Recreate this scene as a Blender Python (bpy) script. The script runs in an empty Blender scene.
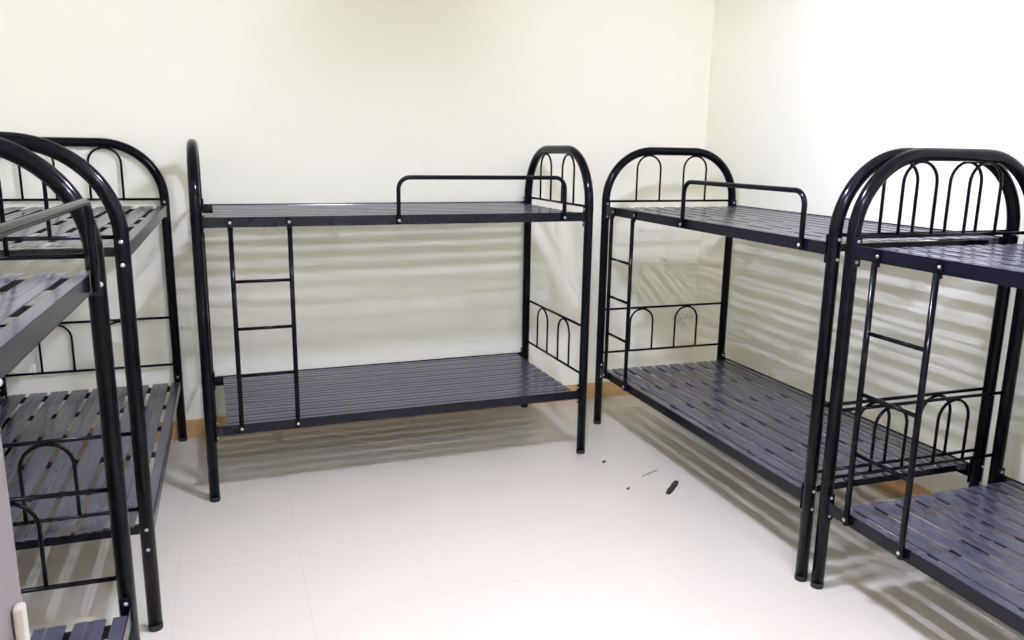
import bpy, bmesh, math, random
from mathutils import Vector, Matrix
random.seed(4)
sc = bpy.context.scene
COL = sc.collection
PI = math.pi

# ------------------------------------------------------------------ materials
def new_mat(name):
    m = bpy.data.materials.new(name); m.use_nodes = True
    return m, m.node_tree, m.node_tree.nodes['Principled BSDF']

def N(nt, t, **kw):
    n = nt.nodes.new(t)
    for k, v in kw.items():
        setattr(n, k, v)
    return n

def math_node(nt, op, a, b=None):
    n = N(nt, 'ShaderNodeMath', operation=op)
    for i, v in enumerate((a, b)):
        if v is None: continue
        if isinstance(v, (int, float)): n.inputs[i].default_value = v
        else: nt.links.new(v, n.inputs[i])
    return n.outputs[0]

def noisy(name, col, rough, metallic=0.0, var=0.06, scale=12.0, bump=0.0, bump_scale=300.0, spec=0.5, coat=0.0):
    m, nt, b = new_mat(name)
    tc = N(nt, 'ShaderNodeTexCoord')
    no = N(nt, 'ShaderNodeTexNoise'); no.inputs['Scale'].default_value = scale; no.inputs['Detail'].default_value = 4
    nt.links.new(tc.outputs['Object'], no.inputs['Vector'])
    mix = N(nt, 'ShaderNodeMix', data_type='RGBA')
    mix.inputs['A'].default_value = (*[c * (1 - var) for c in col], 1)
    mix.inputs['B'].default_value = (*[min(1, c * (1 + var)) for c in col], 1)
    nt.links.new(no.outputs['Fac'], mix.inputs['Factor'])
    nt.links.new(mix.outputs['Result'], b.inputs['Base Color'])
    b.inputs['Roughness'].default_value = rough
    b.inputs['Metallic'].default_value = metallic
    b.inputs['Specular IOR Level'].default_value = spec
    b.inputs['Coat Weight'].default_value = coat
    if bump:
        n2 = N(nt, 'ShaderNodeTexNoise'); n2.inputs['Scale'].default_value = bump_scale
        nt.links.new(tc.outputs['Object'], n2.inputs['Vector'])
        bp = N(nt, 'ShaderNodeBump'); bp.inputs['Strength'].default_value = bump; bp.inputs['Distance'].default_value = 0.002
        nt.links.new(n2.outputs['Fac'], bp.inputs['Height']); nt.links.new(bp.outputs['Normal'], b.inputs['Normal'])
    return m

M_TUBE = noisy('black_gloss_paint', (0.0035, 0.003, 0.0045), 0.13, var=0.15, bump=0.03, bump_scale=180, spec=0.12)
M_RAIL = noisy('black_rail_paint', (0.005, 0.005, 0.010), 0.18, spec=0.25, var=0.15, bump=0.05, bump_scale=180)
M_DECK = noisy('dark_grey_deck_paint', (0.062, 0.062, 0.084), 0.20, spec=1.0, var=0.22, scale=7, bump=0.015, bump_scale=60)
M_BOLT = noisy('zinc_bolt', (0.55, 0.55, 0.55), 0.3, metallic=1.0)
M_CAP = noisy('black_rubber', (0.008, 0.008, 0.009), 0.6)
M_BOARD = noisy('grey_board', (0.165, 0.142, 0.132), 0.45, var=0.12, scale=5)
M_BATTEN = noisy('cream_batten', (0.40, 0.36, 0.275), 0.5, var=0.1, scale=30)
M_SCRAP = noisy('dark_scrap', (0.018, 0.016, 0.011), 0.6, var=0.5, scale=60)
M_SCRAP2 = noisy('grey_scrap', (0.30, 0.29, 0.25), 0.7, var=0.3, scale=60)
M_CEIL = noisy('white_ceiling_paint', (0.88, 0.87, 0.76), 0.9, var=0.01)
M_HOUS = noisy('white_enamel', (0.85, 0.85, 0.85), 0.4, var=0.01)

def wall_material():
    m, nt, b = new_mat('cream_wall_paint')
    geo = N(nt, 'ShaderNodeNewGeometry')
    no = N(nt, 'ShaderNodeTexNoise'); no.inputs['Scale'].default_value = 1.3; no.inputs['Detail'].default_value = 3
    nt.links.new(geo.outputs['Position'], no.inputs['Vector'])
    mix = N(nt, 'ShaderNodeMix', data_type='RGBA')
    mix.inputs['A'].default_value = (0.875, 0.862, 0.690, 1)
    mix.inputs['B'].default_value = (0.892, 0.882, 0.735, 1)
    nt.links.new(no.outputs['Fac'], mix.inputs['Factor'])
    # a smudge low on the back wall, near the right-hand corner
    sep = N(nt, 'ShaderNodeSeparateXYZ'); nt.links.new(geo.outputs['Position'], sep.inputs[0])
    dx = math_node(nt, 'DIVIDE', math_node(nt, 'SUBTRACT', sep.outputs['X'], 3.075), 0.115)
    dz = math_node(nt, 'DIVIDE', math_node(nt, 'SUBTRACT', sep.outputs['Z'], 0.545), 0.085)
    dy = math_node(nt, 'MULTIPLY', math_node(nt, 'SUBTRACT', sep.outputs['Y'], 4.89), 6.0)
    r2 = math_node(nt, 'ADD', math_node(nt, 'ADD', math_node(nt, 'POWER', dx, 2), math_node(nt, 'POWER', dz, 2)), math_node(nt, 'POWER', dy, 2))
    fall = math_node(nt, 'MAXIMUM', math_node(nt, 'SUBTRACT', 1.0, r2), 0.0)
    n2 = N(nt, 'ShaderNodeTexNoise'); n2.inputs['Scale'].default_value = 28; n2.inputs['Detail'].default_value = 3
    nt.links.new(geo.outputs['Position'], n2.inputs['Vector'])
    blot = math_node(nt, 'MULTIPLY', math_node(nt, 'MAXIMUM', math_node(nt, 'SUBTRACT', n2.outputs['Fac'], 0.40), 0.0), 3.0)
    fac = math_node(nt, 'MINIMUM', math_node(nt, 'MULTIPLY', fall, blot), 0.45)
    mx2 = N(nt, 'ShaderNodeMix', data_type='RGBA')
    nt.links.new(fac, mx2.inputs['Factor']); nt.links.new(mix.outputs['Result'], mx2.inputs['A'])
    mx2.inputs['B'].default_value = (0.30, 0.30, 0.29, 1)
    nt.links.new(mx2.outputs['Result'], b.inputs['Base Color'])
    b.inputs['Roughness'].default_value = 0.75
    b.inputs['Specular IOR Level'].default_value = 0.25
    return m
M_WALL = wall_material()

def floor_material():
    m, nt, b = new_mat('cream_floor_tile')
    geo = N(nt, 'ShaderNodeNewGeometry')
    sep = N(nt, 'ShaderNodeSeparateXYZ'); nt.links.new(geo.outputs['Position'], sep.inputs[0])
    P = 0.485
    def joint(axis, off):
        v = math_node(nt, 'DIVIDE', math_node(nt, 'SUBTRACT', sep.outputs[axis], off - 50 * P), P)
        f = math_node(nt, 'FRACT', v)
        d = math_node(nt, 'MINIMUM', f, math_node(nt, 'SUBTRACT', 1.0, f))
        return math_node(nt, 'LESS_THAN', d, 0.0022 / P)
    j = math_node(nt, 'MAXIMUM', joint('X', 0.212), joint('Y', 0.33))
    no = N(nt, 'ShaderNodeTexNoise'); no.inputs['Scale'].default_value = 2.2; no.inputs['Detail'].default_value = 5
    nt.links.new(geo.outputs['Position'], no.inputs['Vector'])
    mix = N(nt, 'ShaderNodeMix', data_type='RGBA')
    mix.inputs['A'].default_value = (0.635, 0.592, 0.462, 1)
    mix.inputs['B'].default_value = (0.66, 0.618, 0.495, 1)
    nt.links.new(no.outputs['Fac'], mix.inputs['Factor'])
    mx2 = N(nt, 'ShaderNodeMix', data_type='RGBA')
    nt.links.new(math_node(nt, 'MULTIPLY', j, 0.2), mx2.inputs['Factor'])
    nt.links.new(mix.outputs['Result'], mx2.inputs['A']); mx2.inputs['B'].default_value = (0.42, 0.36, 0.27, 1)
    nt.links.new(mx2.outputs['Result'], b.inputs['Base Color'])
    b.inputs['Roughness'].default_value = 0.32
    b.inputs['Specular IOR Level'].default_value = 0.45
    return m
M_FLOOR = floor_material()
M_SKIRT = noisy('tan_skirting_tile', (0.58, 0.37, 0.15), 0.35, var=0.18, scale=9)

def emit_mat(name, col, strength):
    m, nt, b = new_mat(name)
    b.inputs['Base Color'].default_value = (0.9, 0.9, 0.9, 1)
    b.inputs['Emission Color'].default_value = (*col, 1)
    b.inputs['Emission Strength'].default_value = strength
    return m
M_LAMP = emit_mat('lit_lamp_tube', (0.965, 0.985, 1.46), 1090.0)
M_LAMP2 = emit_mat('lit_lamp_tube_dim', (0.965, 0.985, 1.46), 1090.0)

# ------------------------------------------------------------------ mesh helpers
def tube(bm, pts, r, seg=12, cap=True):
    """round bar swept along a polyline, mitred at its corners"""
    pts = [Vector(p) for p in pts]
    n = len(pts)
    tang = []
    for i in range(n):
        a = pts[max(i - 1, 0)]; b = pts[min(i + 1, n - 1)]
        tang.append((b - a).normalized())
    t0 = tang[0]
    ref = Vector((1, 0, 0)) if abs(t0.x) < 0.9 else Vector((0, 1, 0))
    u = (ref - t0 * ref.dot(t0)).normalized()
    rings = []
    for i in range(n):
        t = tang[i]
        u = (u - t * u.dot(t)).normalized(); v = t.cross(u)
        rings.append([bm.verts.new(pts[i] + (u * math.cos(2 * PI * k / seg) + v * math.sin(2 * PI * k / seg)) * r) for k in range(seg)])
    for i in range(n - 1):
        for k in range(seg):
            f = bm.faces.new((rings[i][k], rings[i][(k + 1) % seg], rings[i + 1][(k + 1) % seg], rings[i + 1][k])); f.smooth = True
    if cap:
        bm.faces.new(list(reversed(rings[0]))); bm.faces.new(rings[-1])

def box(bm, x0, x1, y0, y1, z0, z1, bev=0.0):
    t = bmesh.new()
    bmesh.ops.create_cube(t, size=1.0)
    for v in t.verts:
        v.co = Vector(((x0 + x1) / 2 + v.co.x * (x1 - x0), (y0 + y1) / 2 + v.co.y * (y1 - y0), (z0 + z1) / 2 + v.co.z * (z1 - z0)))
    if bev:
        bmesh.ops.bevel(t, geom=list(t.edges), offset=bev, segments=2, profile=0.6, affect='EDGES')
    merge(bm, t)

def merge(bm, t):
    me = bpy.data.meshes.new('tmp'); t.to_mesh(me); t.free()
    bm.from_mesh(me); bpy.data.meshes.remove(me)

def extrude_x(bm, prof, x0, x1, smooth=False):
    """closed (y,z) outline swept from x0 to x1"""
    a = [bm.verts.new((x0, y, z)) for y, z in prof]; b = [bm.verts.new((x1, y, z)) for y, z in prof]
    n = len(prof)
    for i in range(n):
        bm.faces.new((a[i], a[(i + 1) % n], b[(i + 1) % n], b[i]))
    bm.faces.new(list(reversed(a))); bm.faces.new(b)

def obj(name, bm, mat, parent=None):
    bmesh.ops.recalc_face_normals(bm, faces=bm.faces)
    me = bpy.data.meshes.new(name); bm.to_mesh(me); bm.free()
    me.materials.append(mat)
    o = bpy.data.objects.new(name, me); COL.objects.link(o)
    if parent: o.parent = parent
    return o

def tag(o, label=None, cat=None, group=None, kind=None):
    if label: o['label'] = label
    if cat: o['category'] = cat
    if group: o['group'] = group
    if kind: o['kind'] = kind
    return o

def arc(cx, cz, r, a0, a1, n):
    return [(cx + r * math.cos(a0 + (a1 - a0) * i / n), cz + r * math.sin(a0 + (a1 - a0) * i / n)) for i in range(n + 1)]

# ------------------------------------------------------------------ the room (x right along the back wall, y into the room)
XL, XR, YB, YF, H = -1.345, 3.185, 4.895, -0.75, 2.85
T = 0.12
def struct(name, bm, mat):
    o = obj(name, bm, mat); o['kind'] = 'structure'; return o
b = bmesh.new(); box(b, XL - T, XR + T, YF - T, YB + T, -0.1, 0.0); struct('floor', b, M_FLOOR)
b = bmesh.new(); box(b, XL - T, XR + T, YF - T, YB + T, H, H + 0.1); struct('ceiling', b, M_CEIL)
b = bmesh.new(); box(b, XL - T, XR + T, YB, YB + T, 0, H); struct('wall_back', b, M_WALL)
b = bmesh.new(); box(b, XL - T, XL, YF, YB, 0, H); struct('wall_left', b, M_WALL)
b = bmesh.new(); box(b, XR, XR + T, YF, YB, 0, H); struct('wall_right', b, M_WALL)
b = bmesh.new(); box(b, XL - T, XR + T, YF - T, YF, 0, H); struct('wall_front', b, M_WALL)
SK, ST = 0.113, 0.010
def skirt(name, x0, x1, y0, y1):
    b = bmesh.new(); box(b, x0, x1, y0, y1, 0, SK, 0.003); struct(name, b, M_SKIRT)
skirt('baseboard_back', XL, XR, YB - ST, YB)
skirt('baseboard_left', XL, XL + ST, YF, YB - ST)
skirt('baseboard_right', XR - ST, XR, YF, YB - ST)

# ------------------------------------------------------------------ bunk bed (local: x along the bed, y from open side to back, z up; origin in the middle of the footprint)
L, W = 2.0, 0.896
Z1, Z2, ZT = 0.361, 1.373, 1.7285
ZHB, ZL1, ZL2 = 1.425, 0.471, 0.750
RP = 0.0247           # radius of the frame tube
RC = 0.300            # bend radius of the arch
def X(x): return x - L / 2
def Y(y): return y - W / 2

def bolt_bm(bm, p, axis, r=0.0060, h=0.006):
    """hex washer head, domed, looking along +-axis"""
    p = Vector(p); ax = Vector(axis).normalized()
    ref = Vector((0, 0, 1)) if abs(ax.z) < .9 else Vector((1, 0, 0))
    u = ref.cross(ax).normalized(); v = ax.cross(u)
    prof = [(0.0, r * 1.12, 12), (0.0015, r * 1.12, 12), (0.0015, r, 12), (h * 0.6, r * 0.95, 12), (h, r * 0.5, 12)]
    rings = []
    for d, rr, n in prof:
        rings.append([bm.verts.new(p + ax * d + (u * math.cos(2 * PI * k / n) + v * math.sin(2 * PI * k / n)) * rr) for k in range(n)])
    for i in range(len(rings) - 1):
        for k in range(12):
            bm.faces.new((rings[i][k], rings[i][(k + 1) % 12], rings[i + 1][(k + 1) % 12], rings[i + 1][k]))
    bm.faces.new(rings[-1]); bm.faces.new(list(reversed(rings[0])))

def hoop(bm, x, ya, yb, z0, ztop, r):
    rad = (yb - ya) / 2
    pts = [(x, Y(ya), z0)] + [(x, Y(y), z) for y, z in reversed(arc((ya + yb) / 2, ztop - rad, rad, 0, PI, 14))] + [(x, Y(yb), z0)]
    tube(bm, pts, r, 8)

def make_bed():
    root = bpy.data.objects.new('bunk_bed', None); COL.objects.link(root)
    root.empty_display_size = 0.2
    for xe, s in ((0.0, -1), (L, 1)):
        x = X(xe)
        b = bmesh.new()
        pts = [(x, Y(0), 0.012), (x, Y(0), 0.7)]
        pts += [(x, Y(y), z) for y, z in arc(RC, ZT - RC, RC, PI, PI / 2, 18)]
        pts += [(x, Y(y), z) for y, z in arc(W - RC, ZT - RC, RC, PI / 2, 0, 18)]
        pts += [(x, Y(W), 0.7), (x, Y(W), 0.012)]
        tube(b, pts, RP, 20)
        fr = obj('end_frame', b, M_TUBE, root)
        for yy in (0, W):
            b = bmesh.new()
            rings = [(0.0, RP * .98), (0.003, RP + .0008), (0.022, RP + .0008), (0.024, RP * .97)]
            vs = [[b.verts.new((x + r * math.cos(2 * PI * k / 20), Y(yy) + r * math.sin(2 * PI * k / 20), z)) for k in range(20)] for z, r in rings]
            for i in range(3):
                for k in range(20):
                    b.faces.new((vs[i][k], vs[i][(k + 1) % 20], vs[i + 1][(k + 1) % 20], vs[i + 1][k])).smooth = True
            b.faces.new(vs[0]); b.faces.new(vs[-1])
            obj('foot_cap', b, M_CAP, fr)
        for z in (ZHB, ZL1, ZL2):
            b = bmesh.new(); tube(b, [(x, Y(RP * .6), z), (x, Y(W - RP * .6), z)], 0.0072, 10)
            obj('cross_bar', b, M_TUBE, fr)
        for ya, yb in ((0.205, 0.366), (0.530, 0.691)):
            b = bmesh.new(); hoop(b, x, ya, yb, ZHB, ZT - RP - 0.002, 0.0062); obj('hoop', b, M_TUBE, fr)
            b = bmesh.new(); hoop(b, x, ya, yb, ZL1, ZL2 - 0.009, 0.0062); obj('hoop', b, M_TUBE, fr)
        for zr in (Z1, Z2):
            for yy in (0, W):
                for dz in (0.038, -0.038):
                    b = bmesh.new(); bolt_bm(b, (x + s * (RP - 0.001), Y(yy), zr + dz), (s, 0, 0)); obj('bolt', b, M_BOLT, fr)
                    b = bmesh.new(); bolt_bm(b, (x - s * (RP + 0.0035), Y(yy), zr + dz), (-s, 0, 0)); obj('nut', b, M_BOLT, fr)
    # four angle-iron side rails, with welded end plates
    for zr in (Z1, Z2):
        for yy, s in ((0, 1), (W, -1)):
            b = bmesh.new()
            ys = sorted((yy - s * 0.0125, yy - s * 0.0095))
            x0, x1 = X(RP), X(L - RP)
            box(b, x0 + .004, x1 - .004, Y(ys[0]), Y(ys[1]), zr - 0.0245, zr + 0.0245, 0.001)
            ys = sorted((yy - s * 0.0125, yy + s * 0.024))
            box(b, x0 + .004, x1 - .004, Y(ys[0]), Y(ys[1]), zr - 0.0245, zr - 0.0215, 0.0008)
            for xa in (x0 + 0.0002, x1 - 0.0042):
                box(b, xa, xa + 0.004, Y(yy - 0.017), Y(yy + 0.017), zr - 0.055, zr + 0.055, 0.0008)
            obj('side_rail', b, M_RAIL, root)
    # two steel decks
    for zr in (Z1, Z2):
        zt = zr + 0.020
        xa, xb = X(0.075), X(1.940)
        b = bmesh.new()
        n, ya, yb = 8, 0.0385, W - 0.0385
        pitch = (yb - ya) / n; t = 0.0016
        gap, fl = (0.0195, 0.0080) if zr == Z1 else (0.0265, 0.0040)
        w = pitch - gap
        for i in range(n):
            c = ya + pitch * (i + .5)
            h = w / 2
            top, inn = [(-h, -fl), (-h, -.0024)], []
            cr = 0.0016                      # each strip is rolled slightly crowned, with a shallow groove down its middle
            xs = [-h + .0015, -h * .66, -h * .33, -.010, -.006, .006, .010, h * .33, h * .66, h - .0015]
            for yy in xs:
                z = -cr * (yy / h) ** 2 - (.0016 if abs(yy) < .008 else 0)
                top.append((yy, z)); inn.append((yy * .97, z - t))
            top += [(h, -.0024), (h, -fl)]
            inn = [(h - t, -fl)] + inn[::-1] + [(-h + t, -fl)]
            extrude_x(b, [(Y(c + y), zt + z) for y, z in top + inn], xa, xb)
        deck = obj('bed_deck', b, M_DECK, root)
        for y0, y1 in ((-0.0085, 0.031), (W - 0.031, W + 0.0085)):
            b = bmesh.new(); box(b, xa, xb, Y(y0), Y(y1), zt - 0.030, zt, 0.003); obj('edge_channel', b, M_DECK, deck)
        for i, xc in enumerate((0.105, 0.46, 0.81, 1.165, 1.515, 1.910)):
            b = bmesh.new()
            d = 0.042 if i in (0, 5) else 0.032
            box(b, X(xc - .0125), X(xc + .0125), Y(0.030), Y(W - 0.030), zt - d, zt - 0.0125, 0.0015)
            obj('cross_member', b, M_RAIL, deck)
    # ladder on the open side
    b = bmesh.new()
    for xl in (0.145, 0.412):
        tube(b, [(X(xl), Y(-0.0265), 0.345), (X(xl), Y(-0.0265), 1.352)], 0.0112, 12)
        box(b, X(xl - .0125), X(xl + .0125), Y(-0.0185), Y(-0.0135), 1.335, 1.392, 0.0012)
        box(b, X(xl - .0125), X(xl + .0125), Y(-0.0265), Y(-0.0135), 1.335, 1.352, 0.0012)
    lad = obj('ladder', b, M_TUBE, root)
    for z in (1.095, 0.866, 0.636):
        b = bmesh.new(); tube(b, [(X(0.147), Y(-0.0265), z), (X(0.410), Y(-0.0265), z)], 0.0078, 10); obj('rung', b, M_TUBE, lad)
    for xl in (0.145, 0.412):
        for z, y in ((1.372, -0.0183), (0.368, -0.0370)):
            b = bmesh.new(); bolt_bm(b, (X(xl), Y(y), z), (0, -1, 0), r=.0062); obj('bolt', b, M_BOLT, lad)
    # guard rail on the open side
    b = bmesh.new()
    g0, g1, gz, gr = 0.940, 1.842, 1.582, 0.058
    pts = [(X(g0), Y(-.0245), 1.352), (X(g0), Y(-.0245), 1.45)]
    pts += [(X(x), Y(-.0245), z) for x, z in arc(g0 + gr, gz - gr, gr, PI, PI / 2, 8)]
    pts += [(X(x), Y(-.0245), z) for x, z in arc(g1 - gr, gz - gr, gr, PI / 2, 0, 8)]
    pts += [(X(g1), Y(-.0245), 1.45), (X(g1), Y(-.0245), 1.352)]
    tube(b, pts, 0.0108, 12)
    gd = obj('guard_rail', b, M_TUBE, root)
    for xg in (g0, g1):
        b = bmesh.new(); bolt_bm(b, (X(xg), Y(-.0346), 1.371), (0, -1, 0), r=.0062); obj('bolt', b, M_BOLT, gd)
    return root

def kids(o): return [c for c in bpy.data.objects if c.parent == o]
def copy_tree(o, parent=None):
    c = o.copy(); COL.objects.link(c)
    if parent: c.parent = parent
    for k in kids(o): copy_tree(k, c)
    return c

# corner (local 0,0) of each footprint in the room and turn of each bed
BEDS = [
    (-0.137, 3.925, 1.00, 0, 'black metal bunk bed standing lengthwise along the back wall'),
    (2.181, 4.399, -90.80, 0, 'far bunk bed on the right wall, nearest the back corner'),
    (2.178, 2.332, -90.79, 0, 'nearest bunk bed on the right wall, cut off by the right edge of the photo'),
    (-0.330, 2.858, 89.88, 180, 'far bunk bed on the left wall, no guard rail showing'),
    (-0.392, 0.381, 88.66, 0, "nearest bunk bed on the left wall, its guard rail cut off by the photo's edge"),
]
proto = make_bed()
for i, (bx, by, yaw, extra, lab) in enumerate(BEDS):
    o = proto if i == 0 else copy_tree(proto)
    a = math.radians(yaw)
    cx = bx + (L / 2) * math.cos(a) - (W / 2) * math.sin(a)
    cy = by + (L / 2) * math.sin(a) + (W / 2) * math.cos(a)
    o.location = (cx, cy, 0); o.rotation_euler = (0, 0, a + math.radians(extra))
    tag(o, lab, 'bunk bed', 'bunk beds around the room')

# ------------------------------------------------------------------ board and batten standing against the nearest left bed
def place_on_A(o, lx, ly, lz=0.0):
    bx, by, yaw = BEDS[4][:3]; a = math.radians(yaw)
    o.location = (bx + lx * math.cos(a) - ly * math.sin(a), by + lx * math.sin(a) + ly * math.cos(a), lz)
    o.rotation_euler = (0, 0, a)
b = bmesh.new(); box(b, -0.42, 0, -0.022, 0, 0, 1.34, 0.003)
box(b, -0.405, -0.030, -0.0245, -0.0215, 0.05, 1.325, 0.001)
o = obj('upright_board', b, M_BOARD); place_on_A(o, 0.920, -0.0145)
tag(o, 'grey upright board propped against the nearest left bunk at the left edge', 'board')
b = bmesh.new(); box(b, -0.012, 0.012, -0.014, 0, 0, 1.05, 0.005)
o = obj('batten', b, M_BATTEN); place_on_A(o, 0.858, -0.0415)
tag(o, 'cream batten standing in front of the grey board in the bottom left corner', 'batten')

# ------------------------------------------------------------------ scraps on the floor
def scrap(name, p0, p1, wid, thick, mat, lab, wob=0.15, n=7):
    p0, p1 = Vector(p0), Vector(p1); d = p1 - p0; ln = d.length
    b = bmesh.new()
    rows = []
    for i in range(n + 1):
        t = i / n
        e = 1 - 0.25 * abs(2 * t - 1) ** 4
        w = wid / 2 * e * (1 + random.uniform(-wob, wob)); s = random.uniform(-wob, wob) * wid * .3
        zz = thick * (1 + random.uniform(-.25, .25))
        x = (t - .5) * ln
        rows.append([b.verts.new(c) for c in ((x, -w + s, 0), (x, -w * .8 + s, zz), (x, w * .8 + s, zz * .9), (x, w + s, 0))])
    for i in range(n):
        for k in range(4):
            b.faces.new((rows[i][k], rows[i][(k + 1) % 4], rows[i + 1][(k + 1) % 4], rows[i + 1][k]))
    b.faces.new(rows[0]); b.faces.new(rows[-1])
    o = obj(name, b, mat); m = (p0 + p1) / 2
    o.location = (m.x, m.y, 0.0003); o.rotation_euler = (0, 0, math.atan2(d.y, d.x))
    tag(o, lab, 'scrap', 'scraps on the floor')
scrap('packing_strip', (2.054, 3.300), (2.176, 3.416), 0.032, 0.010, M_SCRAP, 'largest dark scrap on the open floor before the right-hand far bunk', 0.06)
scrap('thin_shaving', (2.040, 3.545), (2.168, 3.598), 0.011, 0.002, M_SCRAP2, 'thin pale grey shaving lying behind the largest dark scrap', 0.5)
scrap('crumb', (1.918, 3.780), (1.946, 3.802), 0.013, 0.006, M_SCRAP, 'small dark crumb on the floor nearest the back bed\'s right front leg', 0.3, 4)
scrap('crumb', (1.882, 3.414), (1.898, 3.427), 0.012, 0.006, M_SCRAP, 'tiny dark crumb on the floor left of the largest dark scrap', 0.3, 4)

# ------------------------------------------------------------------ two ceiling battens
hl = 0.12
def ceiling_light(x, y, mat, lab):
    lamp = bpy.data.objects.new('ceiling_light', None); COL.objects.link(lamp); lamp.location = (x, y, H)
    tag(lamp, lab, 'light', 'ceiling lights')
    b = bmesh.new(); box(b, -0.10, 0.10, -hl - .04, hl + .04, -0.05, 0, 0.006); obj('housing', b, M_HOUS, lamp)
    for s in (-1, 1):
        b = bmesh.new(); tube(b, [(s * .065, -hl, -0.072), (s * .065, hl, -0.072)], 0.008, 12); obj('lamp_tube', b, mat, lamp)
        for e in (-1, 1):
            b = bmesh.new(); box(b, s * .065 - .018, s * .065 + .018, *sorted((e * hl, e * (hl + .02))), -0.092, -0.048, 0.003); obj('end_holder', b, M_HOUS, lamp)
ceiling_light(1.03, 2.35, M_LAMP, 'white twin-tube ceiling lamp over the middle of the room')
ceiling_light(1.03, 0.20, M_LAMP2, 'white twin-tube ceiling lamp over the near end of the room')

# ------------------------------------------------------------------ camera
cam = bpy.data.cameras.new('camera'); co = bpy.data.objects.new('camera', cam); COL.objects.link(co)
cam.sensor_width = 36.0; cam.lens = 791.36 * 36 / 1024; cam.clip_start = 0.02
co.matrix_world = Matrix.Translation((0, 0, 1.7198)) @ Matrix.Rotation(math.radians(-19.8), 4, 'Z') @ Matrix.Rotation(math.radians(90 - 12.092), 4, 'X') @ Matrix.Rotation(math.radians(0.872), 4, 'Z')
sc.camera = co

w = bpy.data.worlds.new('world'); sc.world = w; w.use_nodes = True
w.node_tree.nodes['Background'].inputs[0].default_value = (1.0, 0.985, 0.96, 1)
w.node_tree.nodes['Background'].inputs[1].default_value = 0.1
vs = sc.view_settings
vs.view_transform = 'Standard'; vs.look = 'None'; vs.gamma = 1; vs.use_curve_mapping = False
vs.exposure = 1.0
sc.cycles.max_bounces = 12; sc.cycles.diffuse_bounces = 8
